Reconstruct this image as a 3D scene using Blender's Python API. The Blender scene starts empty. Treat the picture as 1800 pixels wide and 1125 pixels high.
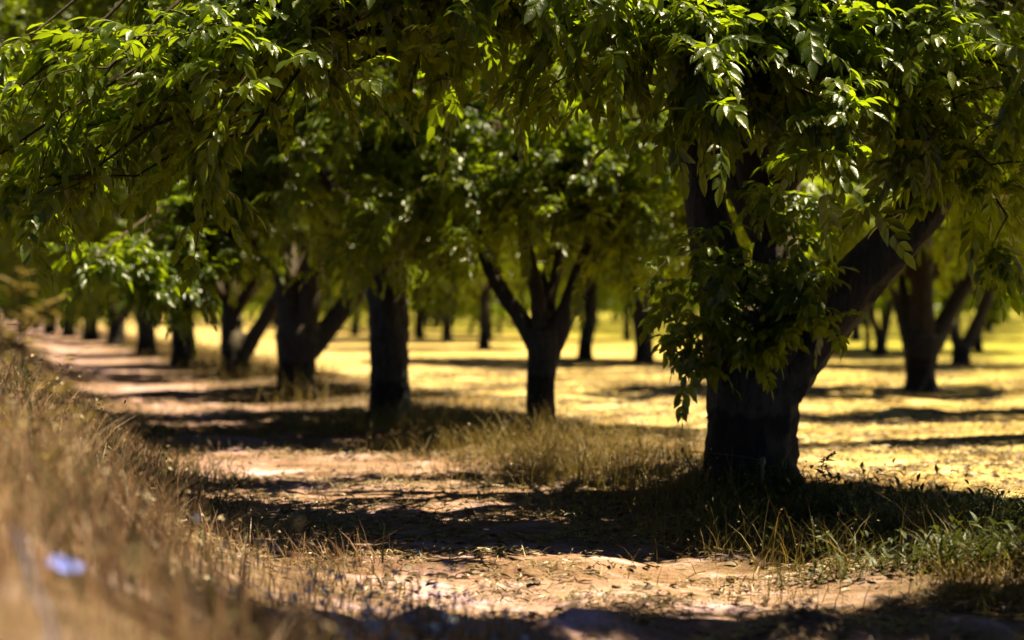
import bpy, math
import numpy as np
from mathutils import Vector

# ------------------------------------------------------------------ camera, sky, sun, exposure
scene = bpy.context.scene
scene.render.engine = 'CYCLES'
F_PX, HORIZON, CAM_H = 3080.0, 535.0, 1.5          # focal length in photo pixels, horizon row, eye height
cam_d = bpy.data.cameras.new('camera')
cam_d.sensor_width = 36.0
cam_d.lens = 36.0 * F_PX / 1800.0
cam_d.clip_start, cam_d.clip_end = 0.05, 1500
cam_d.dof.use_dof = True
cam_d.dof.focus_distance = 11.0
cam_d.dof.aperture_fstop = 1.0
cam = bpy.data.objects.new('camera', cam_d)
scene.collection.objects.link(cam)
cam.location = (0, 0, CAM_H)
cam.rotation_euler = (math.pi / 2 - math.atan((562.5 - HORIZON) / F_PX), 0, 0)
scene.camera = cam

SUN_EL, SUN_AZ_DIR = 62.0, (0.97, 0.18)             # the sun stands to the right and a little behind the trees
az = math.atan2(SUN_AZ_DIR[0], SUN_AZ_DIR[1])       # clockwise from +Y
world = bpy.data.worlds.new('World')
scene.world = world
world.use_nodes = True
wn = world.node_tree
wn.nodes.clear()
sky = wn.nodes.new('ShaderNodeTexSky')
sky.sky_type = 'NISHITA'
sky.sun_disc = False
sky.air_density = 0.25                              # deep clear sky
sky.dust_density = 0.2
sky.sun_elevation = math.radians(SUN_EL)
sky.sun_rotation = az
bg = wn.nodes.new('ShaderNodeBackground')
bg.inputs['Strength'].default_value = 0.05
wo = wn.nodes.new('ShaderNodeOutputWorld')
wn.links.new(sky.outputs[0], bg.inputs[0])
wn.links.new(bg.outputs[0], wo.inputs[0])

sun_d = bpy.data.lights.new('sun', 'SUN')
sun_d.energy = 5.0
sun_d.angle = math.radians(0.5)
sun_d.color = (1.0, 0.86, 0.54)
sun = bpy.data.objects.new('sun', sun_d)
scene.collection.objects.link(sun)
sd = Vector((math.sin(az) * math.cos(math.radians(SUN_EL)), math.cos(az) * math.cos(math.radians(SUN_EL)), math.sin(math.radians(SUN_EL))))
sun.rotation_euler = (-sd).to_track_quat('-Z', 'Y').to_euler()
sun.location = (20, 20, 30)

scene.view_settings.view_transform = 'Standard'
scene.view_settings.look = 'None'
scene.view_settings.exposure = 1.4
scene.view_settings.gamma = 1.0
scene.view_settings.use_curve_mapping = False
scene.cycles.use_denoising = True
scene.cycles.max_bounces = 6
scene.cycles.diffuse_bounces = 0
scene.cycles.glossy_bounces = 2
scene.cycles.transmission_bounces = 2
scene.cycles.sample_clamp_indirect = 6
scene.cycles.caustics_reflective = False
scene.cycles.caustics_refractive = False

# ------------------------------------------------------------------ helpers
rng = np.random.default_rng(7)
ROW_U = np.array([-0.287, 0.958])                   # direction the planted row runs
ROW_N = np.array([0.958, 0.287])                    # to the right of the row
ROW_P = np.array([1.85, 13.6])


def row_s(x, y):
    return (x - ROW_P[0]) * ROW_N[0] + (y - ROW_P[1]) * ROW_N[1]


_tab = np.random.default_rng(3).random((256, 256))


def vnoise(x, y):
    xi = np.floor(x).astype(int); yi = np.floor(y).astype(int)
    fx = x - xi; fy = y - yi
    fx = fx * fx * (3 - 2 * fx); fy = fy * fy * (3 - 2 * fy)
    a = _tab[xi & 255, yi & 255]; b = _tab[(xi + 1) & 255, yi & 255]
    c = _tab[xi & 255, (yi + 1) & 255]; d = _tab[(xi + 1) & 255, (yi + 1) & 255]
    return (a * (1 - fx) + b * fx) * (1 - fy) + (c * (1 - fx) + d * fx) * fy - 0.5


def fbm(x, y, n=4):
    r = 0; a = 1.0
    for k in range(n):
        r = r + a * vnoise(x * 2 ** k + 17.3 * k, y * 2 ** k + 5.1 * k)
        a *= 0.5
    return r


def sstep(t):
    t = np.clip(t, 0, 1)
    return t * t * (3 - 2 * t)


def ground_z(x, y):
    x = np.asarray(x, float); y = np.asarray(y, float)
    s = row_s(x, y)
    z = 0.74 * sstep((-s - 4.0) / 1.8) + 0.10 * np.clip(-s - 5.8, 0, 4)
    z = z * (1 - 0.5 * sstep((y - 45) / 40))
    z = z + 0.09 * np.exp(-(s / 0.8) ** 2)
    near = 1 - sstep((y - 30) / 30)
    z = z + near * (0.10 * fbm(x * 0.7 + 3, y * 0.7, 3) + 0.045 * fbm(x * 2.2, y * 3.4, 4))
    z = z + 0.03 * near * fbm(x * 9, y * 12, 2) * (0.4 + vnoise(x * .8, y * .8))
    z = z + 0.15 * np.exp(-((y - 7.7 + .25 * fbm(x * 1.5, x * 0 + 2, 2)) / 0.38) ** 2) * sstep((x + 1.2) / .5) * (0.75 + fbm(x * 3, y * 3, 2))
    z = z + 0.30 * np.exp(-((x - 1.75) / .5) ** 2 - ((y - 5.3) / .8) ** 2)
    return z


def ground_pt(px, py):
    d = F_PX * CAM_H / (py - HORIZON)
    return np.array([(px - 900) * d / F_PX, d])


def link(o, parent=None):
    scene.collection.objects.link(o)
    if parent is not None:
        o.parent = parent
    return o


def make_mesh(name, verts, faces, mat, smooth=True):
    """faces: list of (n,k) int arrays"""
    verts = np.asarray(verts, np.float32)
    me = bpy.data.meshes.new(name)
    faces = [np.asarray(f, np.int32) for f in faces if len(f)]
    loops = np.concatenate([f.ravel() for f in faces])
    tot = np.concatenate([np.full(len(f), f.shape[1], np.int32) for f in faces])
    start = np.concatenate([[0], np.cumsum(tot)[:-1]]).astype(np.int32)
    me.vertices.add(len(verts)); me.vertices.foreach_set('co', verts.ravel())
    me.loops.add(len(loops)); me.loops.foreach_set('vertex_index', loops)
    me.polygons.add(len(tot)); me.polygons.foreach_set('loop_start', start)
    me.update(calc_edges=True)
    me.validate()
    me.polygons.foreach_set('use_smooth', np.full(len(me.polygons), smooth, bool))
    for m in (mat if isinstance(mat, (list, tuple)) else [mat]):
        me.materials.append(m)
    return me


def obj(name, me, parent=None):
    return link(bpy.data.objects.new(name, me), parent)


def tag(o, label, cat=None, group=None, kind=None):
    if label: o['label'] = label
    if cat: o['category'] = cat
    if group: o['group'] = group
    if kind: o['kind'] = kind
    return o


def thing(name, label, cat, loc, group=None):
    o = bpy.data.objects.new(name, None)
    o.empty_display_size = 0.2
    link(o); o.location = loc
    return tag(o, label, cat, group)


class Geo:
    def __init__(s): s.v = []; s.q = []; s.t = []; s.n = 0
    def add(s, v, q=None, t=None):
        v = np.asarray(v, np.float32)
        if q is not None and len(q): s.q.append(np.asarray(q) + s.n)
        if t is not None and len(t): s.t.append(np.asarray(t) + s.n)
        s.v.append(v); s.n += len(v)
    def mesh(s, name, mat, smooth=True):
        f = []
        if s.q: f.append(np.concatenate(s.q))
        if s.t: f.append(np.concatenate(s.t))
        return make_mesh(name, np.concatenate(s.v), f, mat, smooth)


def resample(pts, rad, step):
    """Catmull-Rom through the joints"""
    pts = np.asarray(pts, float); rad = np.asarray(rad, float)
    P = np.vstack([2 * pts[0] - pts[1], pts, 2 * pts[-1] - pts[-2]])
    out = []; ro = []
    for i in range(1, len(P) - 2):
        L = np.linalg.norm(P[i + 1] - P[i]); n = max(2, int(L / step))
        t = np.linspace(0, 1, n, endpoint=(i == len(P) - 3))[:, None]
        p0, p1, p2, p3 = P[i - 1], P[i], P[i + 1], P[i + 2]
        out.append(0.5 * ((2 * p1) + (-p0 + p2) * t + (2 * p0 - 5 * p1 + 4 * p2 - p3) * t ** 2 + (-p0 + 3 * p1 - 3 * p2 + p3) * t ** 3))
        tt = t[:, 0]; ro.append(rad[i - 1] * (1 - tt) + rad[i] * tt)
    return np.concatenate(out), np.concatenate(ro)


def tube(geo, pts, rad, sides=8, bump=0.0, seed=0.0, cap=True):
    pts = np.asarray(pts, float); rad = np.asarray(rad, float); n = len(pts)
    d = np.gradient(pts, axis=0); d /= np.linalg.norm(d, axis=1)[:, None] + 1e-9
    ref = np.array([0.31, 0.95, 0.05]) if abs(d[0][2]) > 0.5 else np.array([0, 0, 1.0])
    u = np.cross(d, ref); u /= np.linalg.norm(u, axis=1)[:, None] + 1e-9
    w = np.cross(d, u)
    a = np.linspace(0, 2 * np.pi, sides, endpoint=False)
    ca, sa = np.cos(a), np.sin(a)
    R = np.repeat(rad[:, None], sides, 1)
    if bump:
        L = np.concatenate([[0], np.cumsum(np.linalg.norm(np.diff(pts, axis=0), axis=1))])
        A = np.repeat(a[None], n, 0); Z = np.repeat(L[:, None], sides, 1)
        rid = np.abs(fbm(A * 5.5 + seed + 1.3 * vnoise(A * 1.5, Z * 6), Z * 3.2 + seed, 4))
        wrap = 1 - np.exp(-(np.minimum(A, 2 * np.pi - A) / .25) ** 2)
        big = vnoise(A * 1.0 + seed, Z * 1.6) * np.sin(A / 2) + .5 * vnoise(A * 2 + seed * 3, Z * 4) * np.sin(A / 2)
        R = R * (1 + bump * (1.1 * (0.28 - rid) * wrap + 1.1 * big))
    v = pts[:, None, :] + R[..., None] * (ca[None, :, None] * u[:, None, :] + sa[None, :, None] * w[:, None, :])
    i = np.arange(n - 1)[:, None] * sides; j = np.arange(sides)[None]; j2 = (j + 1) % sides
    q = np.stack([i + j, i + j2, i + sides + j2, i + sides + j], -1).reshape(-1, 4)
    v = v.reshape(-1, 3); t = None
    if cap:
        v = np.vstack([v, pts[-1] + d[-1] * rad[-1] * .5]); k = (n - 1) * sides
        t = np.array([[k + m, k + (m + 1) % sides, n * sides] for m in range(sides)])
    geo.add(v, q, t)


# ------------------------------------------------------------------ materials
def new_mat(name):
    m = bpy.data.materials.new(name); m.use_nodes = True
    nt = m.node_tree; nt.nodes.clear()
    out = nt.nodes.new('ShaderNodeOutputMaterial')
    return m, nt, out


def N(nt, typ, **kw):
    n = nt.nodes.new(typ)
    for k, v in kw.items():
        if k.startswith('i_'):
            key = k[2:].replace('_', ' ')
            n.inputs[key].default_value = v
        else:
            setattr(n, k, v)
    return n


def ramp(nt, src, stops):
    r = nt.nodes.new('ShaderNodeValToRGB')
    e = r.color_ramp.elements
    while len(e) < len(stops): e.new(0.5)
    for k, (p, c) in enumerate(stops):
        e[k].position = p; e[k].color = (*c, 1)
    nt.links.new(src, r.inputs[0])
    return r.outputs[0]


def leaf_material(name, dark, mid, lite, trans, tfac=0.42, rough=0.36):
    m, nt, out = new_mat(name); L = nt.links.new
    g = N(nt, 'ShaderNodeNewGeometry'); tc = N(nt, 'ShaderNodeTexCoord')
    no = N(nt, 'ShaderNodeTexNoise'); no.inputs['Scale'].default_value = 0.9
    L(tc.outputs['Object'], no.inputs['Vector'])
    mx = N(nt, 'ShaderNodeMath', operation='MULTIPLY_ADD'); mx.inputs[1].default_value = 0.65
    L(g.outputs['Random Per Island'], mx.inputs[0])
    sc = N(nt, 'ShaderNodeMath', operation='MULTIPLY_ADD'); sc.inputs[1].default_value = 0.9; sc.inputs[2].default_value = -0.28
    L(no.outputs[0], sc.inputs[0]); L(sc.outputs[0], mx.inputs[2])
    col = ramp(nt, mx.outputs[0], [(0.0, dark), (0.55, mid), (0.97, lite)])
    p = N(nt, 'ShaderNodeBsdfPrincipled'); p.inputs['Roughness'].default_value = rough
    p.inputs['Specular IOR Level'].default_value = 0.55
    L(col, p.inputs['Base Color'])
    nb = N(nt, 'ShaderNodeTexNoise'); nb.inputs['Scale'].default_value = 45
    L(tc.outputs['Object'], nb.inputs['Vector'])
    bp = N(nt, 'ShaderNodeBump'); bp.inputs['Strength'].default_value = 0.35; bp.inputs['Distance'].default_value = 0.01
    L(nb.outputs[0], bp.inputs['Height']); L(bp.outputs[0], p.inputs['Normal'])
    tr = N(nt, 'ShaderNodeBsdfTranslucent')
    tcol = ramp(nt, mx.outputs[0], [(0.0, tuple(0.55 * c for c in trans)), (0.9, trans)])
    L(tcol, tr.inputs['Color'])
    ms = N(nt, 'ShaderNodeMixShader'); ms.inputs[0].default_value = tfac
    L(p.outputs[0], ms.inputs[1]); L(tr.outputs[0], ms.inputs[2]); L(ms.outputs[0], out.inputs[0])
    return m


M_LEAF = leaf_material('pecan_leaf', (0.014, 0.034, 0.006), (0.044, 0.078, 0.008), (0.15, 0.18, 0.010), (0.56, 0.74, 0.012), 0.42, 0.33)
M_WEED = leaf_material('weed_leaf', (0.035, 0.055, 0.012), (0.045, 0.062, 0.014), (0.12, 0.12, 0.03), (0.14, 0.17, 0.02), 0.3, 0.5)
M_DRY = leaf_material('dry_grass', (0.26, 0.13, 0.075), (0.48, 0.28, 0.17), (0.66, 0.47, 0.32), (0.55, 0.33, 0.17), 0.35, 0.45)
M_GOLD = leaf_material('golden_grass', (0.16, 0.11, 0.03), (0.32, 0.22, 0.06), (0.46, 0.34, 0.11), (0.42, 0.30, 0.06), 0.35, 0.5)
M_STRAW = leaf_material('straw', (0.16, 0.10, 0.05), (0.36, 0.25, 0.13), (0.55, 0.44, 0.28), (0.3, 0.2, 0.08), 0.15, 0.4)


def bark_material(name, c0, c1, paint_z=None):
    m, nt, out = new_mat(name); L = nt.links.new
    tc = N(nt, 'ShaderNodeTexCoord')
    mp = N(nt, 'ShaderNodeMapping'); mp.inputs['Scale'].default_value = (22, 22, 3.5)
    L(tc.outputs['Object'], mp.inputs['Vector'])
    n1 = N(nt, 'ShaderNodeTexNoise'); n1.inputs['Scale'].default_value = 1.0; n1.inputs['Detail'].default_value = 8; n1.inputs['Roughness'].default_value = 0.7
    L(mp.outputs[0], n1.inputs['Vector'])
    col = ramp(nt, n1.outputs[0], [(0.3, c0), (0.7, c1)])
    p = N(nt, 'ShaderNodeBsdfPrincipled'); p.inputs['Roughness'].default_value = 0.85
    last = col
    if paint_z:
        sx = N(nt, 'ShaderNodeSeparateXYZ'); L(tc.outputs['Object'], sx.inputs[0])
        n2 = N(nt, 'ShaderNodeTexNoise'); n2.inputs['Scale'].default_value = 7; n2.inputs['Detail'].default_value = 6
        L(tc.outputs['Object'], n2.inputs['Vector'])
        a = N(nt, 'ShaderNodeMath', operation='MULTIPLY_ADD'); a.inputs[1].default_value = 0.22
        L(n2.outputs[0], a.inputs[0])
        oi = N(nt, 'ShaderNodeObjectInfo'); b_ = N(nt, 'ShaderNodeMath', operation='MULTIPLY_ADD'); b_.inputs[1].default_value = 0.22
        L(oi.outputs['Random'], b_.inputs[0]); L(sx.outputs[2], b_.inputs[2]); L(b_.outputs[0], a.inputs[2])
        lt = N(nt, 'ShaderNodeMapRange'); lt.inputs['From Min'].default_value = paint_z + 0.16; lt.inputs['From Max'].default_value = paint_z + 0.20
        L(a.outputs[0], lt.inputs['Value'])
        mx = N(nt, 'ShaderNodeMix', data_type='RGBA'); mx.inputs['A'].default_value = (0.010, 0.010, 0.011, 1)
        L(lt.outputs[0], mx.inputs['Factor']); L(col, mx.inputs['B'])
        last = mx.outputs['Result']
    L(last, p.inputs['Base Color'])
    bp = N(nt, 'ShaderNodeBump'); bp.inputs['Strength'].default_value = 0.9; bp.inputs['Distance'].default_value = 0.03
    L(n1.outputs[0], bp.inputs['Height']); L(bp.outputs[0], p.inputs['Normal']); L(p.outputs[0], out.inputs[0])
    return m


M_TRUNK = bark_material('trunk_bark', (0.022, 0.018, 0.011), (0.18, 0.135, 0.085), 0.62)
M_BARK = bark_material('limb_bark', (0.024, 0.019, 0.011), (0.19, 0.14, 0.085))
M_TWIG = bark_material('twig_bark', (0.05, 0.035, 0.022), (0.14, 0.095, 0.055))


def ground_material():
    m, nt, out = new_mat('orchard_soil'); L = nt.links.new
    tc = N(nt, 'ShaderNodeTexCoord')
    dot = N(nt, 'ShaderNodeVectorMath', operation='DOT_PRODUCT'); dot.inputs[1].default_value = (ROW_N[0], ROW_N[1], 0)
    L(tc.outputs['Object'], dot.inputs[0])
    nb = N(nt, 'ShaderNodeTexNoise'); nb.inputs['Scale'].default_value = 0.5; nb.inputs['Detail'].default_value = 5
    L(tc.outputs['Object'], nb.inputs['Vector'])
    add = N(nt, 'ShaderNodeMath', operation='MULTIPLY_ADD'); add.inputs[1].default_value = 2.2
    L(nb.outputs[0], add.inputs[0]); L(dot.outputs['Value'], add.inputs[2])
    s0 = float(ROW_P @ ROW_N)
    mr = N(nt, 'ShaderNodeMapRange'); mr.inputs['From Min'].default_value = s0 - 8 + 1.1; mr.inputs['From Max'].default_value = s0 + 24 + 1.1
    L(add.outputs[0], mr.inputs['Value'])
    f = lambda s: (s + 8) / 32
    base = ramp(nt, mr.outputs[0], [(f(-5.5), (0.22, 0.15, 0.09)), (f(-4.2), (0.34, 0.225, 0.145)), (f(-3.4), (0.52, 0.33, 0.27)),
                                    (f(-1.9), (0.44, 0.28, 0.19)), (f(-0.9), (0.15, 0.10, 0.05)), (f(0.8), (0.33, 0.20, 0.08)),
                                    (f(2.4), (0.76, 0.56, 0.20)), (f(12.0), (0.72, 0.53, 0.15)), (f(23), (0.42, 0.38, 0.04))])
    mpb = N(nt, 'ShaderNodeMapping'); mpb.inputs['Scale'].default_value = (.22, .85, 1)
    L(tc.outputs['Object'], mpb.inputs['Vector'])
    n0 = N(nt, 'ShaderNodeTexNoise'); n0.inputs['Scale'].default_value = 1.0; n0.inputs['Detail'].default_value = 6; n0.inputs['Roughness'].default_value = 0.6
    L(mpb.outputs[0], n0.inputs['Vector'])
    bigp = ramp(nt, n0.outputs[0], [(0.33, (0.42, 0.36, 0.28)), (0.46, (0.88, 0.84, 0.78)), (0.60, (1.3, 1.32, 1.5))])  # broad patches, the palest with sun hot spots put into the colour
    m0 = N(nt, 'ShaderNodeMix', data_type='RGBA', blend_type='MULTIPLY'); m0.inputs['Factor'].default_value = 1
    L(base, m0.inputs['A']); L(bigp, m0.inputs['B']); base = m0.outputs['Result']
    # pale sand and darker litter in patches, the brightest painted as sun hot spots
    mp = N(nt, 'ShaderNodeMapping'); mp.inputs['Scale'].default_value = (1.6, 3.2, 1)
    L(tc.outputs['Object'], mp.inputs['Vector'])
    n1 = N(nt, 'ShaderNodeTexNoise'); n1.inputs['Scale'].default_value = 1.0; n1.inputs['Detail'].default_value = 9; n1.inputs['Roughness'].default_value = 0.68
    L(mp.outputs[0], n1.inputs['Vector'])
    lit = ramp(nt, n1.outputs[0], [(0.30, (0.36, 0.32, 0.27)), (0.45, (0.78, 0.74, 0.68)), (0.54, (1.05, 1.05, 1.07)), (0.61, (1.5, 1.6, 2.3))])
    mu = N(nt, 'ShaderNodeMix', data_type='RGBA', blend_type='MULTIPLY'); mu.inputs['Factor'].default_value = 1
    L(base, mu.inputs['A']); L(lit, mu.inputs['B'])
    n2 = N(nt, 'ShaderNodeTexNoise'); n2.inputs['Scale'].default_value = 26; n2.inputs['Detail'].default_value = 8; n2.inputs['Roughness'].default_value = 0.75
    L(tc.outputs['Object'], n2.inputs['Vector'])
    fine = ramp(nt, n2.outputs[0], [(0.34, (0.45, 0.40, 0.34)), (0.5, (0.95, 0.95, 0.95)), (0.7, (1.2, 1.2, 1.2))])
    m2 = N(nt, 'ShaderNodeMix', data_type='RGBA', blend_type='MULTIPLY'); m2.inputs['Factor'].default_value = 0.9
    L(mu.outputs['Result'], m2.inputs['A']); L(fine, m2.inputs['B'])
    p = N(nt, 'ShaderNodeBsdfPrincipled'); p.inputs['Roughness'].default_value = 0.8; p.inputs['Specular IOR Level'].default_value = 0.25
    L(m2.outputs['Result'], p.inputs['Base Color'])
    bp = N(nt, 'ShaderNodeBump'); bp.inputs['Strength'].default_value = 1.0; bp.inputs['Distance'].default_value = 0.05
    hs = N(nt, 'ShaderNodeMath', operation='MULTIPLY_ADD'); hs.inputs[1].default_value = 0.35
    L(n2.outputs[0], hs.inputs[0]); L(n1.outputs[0], hs.inputs[2])
    L(hs.outputs[0], bp.inputs['Height']); L(bp.outputs[0], p.inputs['Normal']); L(p.outputs[0], out.inputs[0])
    return m


M_SOIL = ground_material()


def plain(name, c, rough=0.5):
    m, nt, out = new_mat(name)
    p = N(nt, 'ShaderNodeBsdfPrincipled'); p.inputs['Roughness'].default_value = rough
    tc = N(nt, 'ShaderNodeTexCoord'); n = N(nt, 'ShaderNodeTexNoise'); n.inputs['Scale'].default_value = 30
    nt.links.new(tc.outputs['Object'], n.inputs['Vector'])
    nt.links.new(ramp(nt, n.outputs[0], [(0.3, tuple(.7 * k for k in c)), (0.6, c)]), p.inputs['Base Color'])
    nt.links.new(p.outputs[0], out.inputs[0])
    return m


# ------------------------------------------------------------------ ground: one sheet to the horizon
def axis(lo, hi, c0, c1, fine):
    a = list(np.arange(c0, c1, fine)); st = fine; v = c1
    while v < hi: a.append(v); st *= 1.12; v += st
    st = fine; v = c0 - fine; b = []
    while v > lo: b.append(v); st *= 1.12; v -= st
    return np.array(b[::-1] + a)


gx = axis(-500, 500, -6.0, 7.0, 0.045); gy = axis(-60, 900, 5.5, 26.0, 0.06)
X, Y = np.meshgrid(gx, gy, indexing='ij')
Z = ground_z(X, Y)
nx, ny = X.shape
ii = np.arange(nx - 1)[:, None] * ny + np.arange(ny - 1)[None]
q = np.stack([ii, ii + ny, ii + ny + 1, ii + 1], -1).reshape(-1, 4)
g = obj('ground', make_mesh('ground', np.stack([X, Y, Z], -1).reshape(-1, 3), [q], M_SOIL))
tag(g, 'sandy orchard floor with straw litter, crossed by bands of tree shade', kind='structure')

# ------------------------------------------------------------------ pecan leaves
def leaflet(L, W, d0, up, sag, detail):
    """one leaflet from the origin along d0, bending down by sag, folded along its midrib"""
    n = 5 if detail else 2
    side = np.cross(d0, up); side /= np.linalg.norm(side) + 1e-9
    pts = [np.zeros(3)]; dirs = []
    d = d0.copy()
    for k in range(n):
        d = d + np.array([0, 0, -sag / n]); d /= np.linalg.norm(d); dirs.append(d)
        pts.append(pts[-1] + d * L / n)
    if detail:
        prof = [0, .62, 1.0, .88, .48, 0]
    else:
        prof = [0, 1.0, 0]
    V = [pts[0]]
    for k in range(1, n):
        nrm = np.cross(side, dirs[k]); h = W * prof[k] * 0.5
        V += [pts[k] - side * h + nrm * h * .35, pts[k], pts[k] + side * h + nrm * h * .35]
    V.append(pts[n])
    T = [[0, 2, 1], [0, 3, 2]]; Q = []
    for k in range(n - 2):
        a = 1 + 3 * k
        Q += [[a, a + 1, a + 4, a + 3], [a + 1, a + 2, a + 5, a + 4]]
    a = 1 + 3 * (n - 2); e = len(V) - 1
    T += [[a, a + 1, e], [a + 1, a + 2, e]]
    return np.array(V), np.array(Q).reshape(-1, 4), np.array(T)


def compound_leaf(r, pitch, detail, length=0.40, pairs=5, lf=0.16):
    """feather-shaped leaf growing along +X, gravity along -Z"""
    g = Geo()
    n = pairs + 2
    p = np.zeros(3); a = pitch; pts = [p]; ds = []
    yaw = 0
    for k in range(n):
        d = np.array([math.cos(a) * math.cos(yaw), math.cos(a) * math.sin(yaw), math.sin(a)]); ds.append(d)
        p = p + d * length / n; pts.append(p); a = max(a - 0.11, -1.4); yaw += r.normal(0, .06)
    if detail:
        tube(g, np.array(pts), np.linspace(.0030, .0014, len(pts)), 3, cap=False)
    rollo = r.normal(0, .25)
    for k in range(1, n):
        for sgn in (-1, 1):
            d = ds[k]; side = np.cross(d, [0, 0, 1]); side /= np.linalg.norm(side) + 1e-6
            up = np.cross(side, d)
            t = 0.55 + 0.5 * (k / n) + r.normal(0, .1)
            dd = d * t + sgn * side * (1.0 - .4 * k / n) + np.array([0, 0, -.12 + r.normal(0, .33)]) + up * sgn * rollo
            dd /= np.linalg.norm(dd)
            s = math.sin(math.pi * (0.25 + 0.6 * k / n))
            v, q, t_ = leaflet(lf * s * r.uniform(.8, 1.15), lf * .40 * (0.7 + .3 * s) * r.uniform(.85, 1.15), dd, up + r.normal(0, .25, 3), r.uniform(.25, 1.1), detail)
            g.add(v + pts[k], q, t_)
    d = ds[-1]
    v, q, t_ = leaflet(lf, lf * .40, d, np.cross(np.cross(d, [0, 0, 1.0]), d) + r.normal(0, .2, 3), .5, detail)
    g.add(v + pts[-1], q, t_)
    V = np.concatenate(g.v)
    return V, (np.concatenate(g.q) if g.q else np.zeros((0, 4), int)), np.concatenate(g.t) if g.t else np.zeros((0, 3), int)


_lr = np.random.default_rng(11)
PITCH = [0.5, 0.1, -0.35, -0.8, -1.2]
LEAF_HI = [[compound_leaf(_lr, p, True, pairs=int(_lr.integers(4, 6))) for _ in range(5)] for p in PITCH]
LEAF_MID = [[compound_leaf(_lr, p, False, pairs=4) for _ in range(4)] for p in PITCH]
LEAF_FAR = [[compound_leaf(_lr, p, False, length=.55, pairs=3, lf=.26) for _ in range(4)] for p in PITCH]


def place_leaves(geo, lib, pos, dirs, scale, r):
    """pos (n,3), dirs (n,3) growth directions"""
    dirs = dirs / (np.linalg.norm(dirs, axis=1)[:, None] + 1e-9)
    el = np.arcsin(np.clip(dirs[:, 2], -1, 1)); yaw = np.arctan2(dirs[:, 1], dirs[:, 0])
    cls = np.abs(el[:, None] - np.array(PITCH)[None]).argmin(1)
    var = r.integers(0, len(lib[0]), len(pos))
    roll = r.normal(0, .3, len(pos))
    for c in range(len(PITCH)):
        for k in range(len(lib[0])):
            m = np.where((cls == c) & (var == k))[0]
            if not len(m): continue
            V, Q, T = lib[c][k]
            cy, sy = np.cos(yaw[m])[:, None], np.sin(yaw[m])[:, None]
            cr, sr = np.cos(roll[m])[:, None], np.sin(roll[m])[:, None]
            x = V[None, :, 0]; y = V[None, :, 1] * cr - V[None, :, 2] * sr; z = V[None, :, 1] * sr + V[None, :, 2] * cr
            W = np.stack([x * cy - y * sy, x * sy + y * cy, np.broadcast_to(z, (len(m), V.shape[0]))], -1) * scale[m][:, None, None] + pos[m][:, None, :]
            off = (np.arange(len(m)) * len(V))[:, None, None]
            geo.add(W.reshape(-1, 3), (Q[None] + off).reshape(-1, 4) if len(Q) else None, (T[None] + off).reshape(-1, 3))


def bez(a, b, c, n):
    t = np.linspace(0, 1, n)[:, None]
    return a * (1 - t) ** 2 + 2 * b * t * (1 - t) + c * t ** 2


def twig_with_leaves(geo_w, P, D, S, base, d, L, r, n_leaf, sides=3, droop=.5):
    """a twig from base along d; appends leaf positions"""
    end = base + d * L + np.array([0, 0, -droop * L * r.uniform(.3, 1)])
    ctl = base + d * L * .55 + np.array([0, 0, .06 * L])
    pts = bez(base, ctl, end, 6)
    if geo_w is not None:
        tube(geo_w, pts, np.linspace(.008, .003, 6), sides, cap=False)
    t = np.sort(r.uniform(.15, 1.0, n_leaf)); t[-1] = 1.0
    pos = (1 - t)[:, None] ** 2 * base + (2 * t * (1 - t))[:, None] * ctl + (t ** 2)[:, None] * end
    dr = d[None] * r.uniform(.3, 1.0, n_leaf)[:, None] + r.normal(0, .6, (n_leaf, 3))
    dr[:, 2] -= r.uniform(-.6, .38, n_leaf)
    P.append(pos); D.append(dr); S.append(r.uniform(.75, 1.2, n_leaf))


def crown_profile(h, z0, z1, zw):
    """relative radius at height h: widest at zw"""
    up = np.sqrt(np.clip(1 - ((h - zw) / (z1 - zw)) ** 2, 0, 1))
    lo = 0.74 + 0.26 * np.clip((h - z0) / (zw - z0), 0, 1)
    return np.where(h > zw, up, lo)


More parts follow.
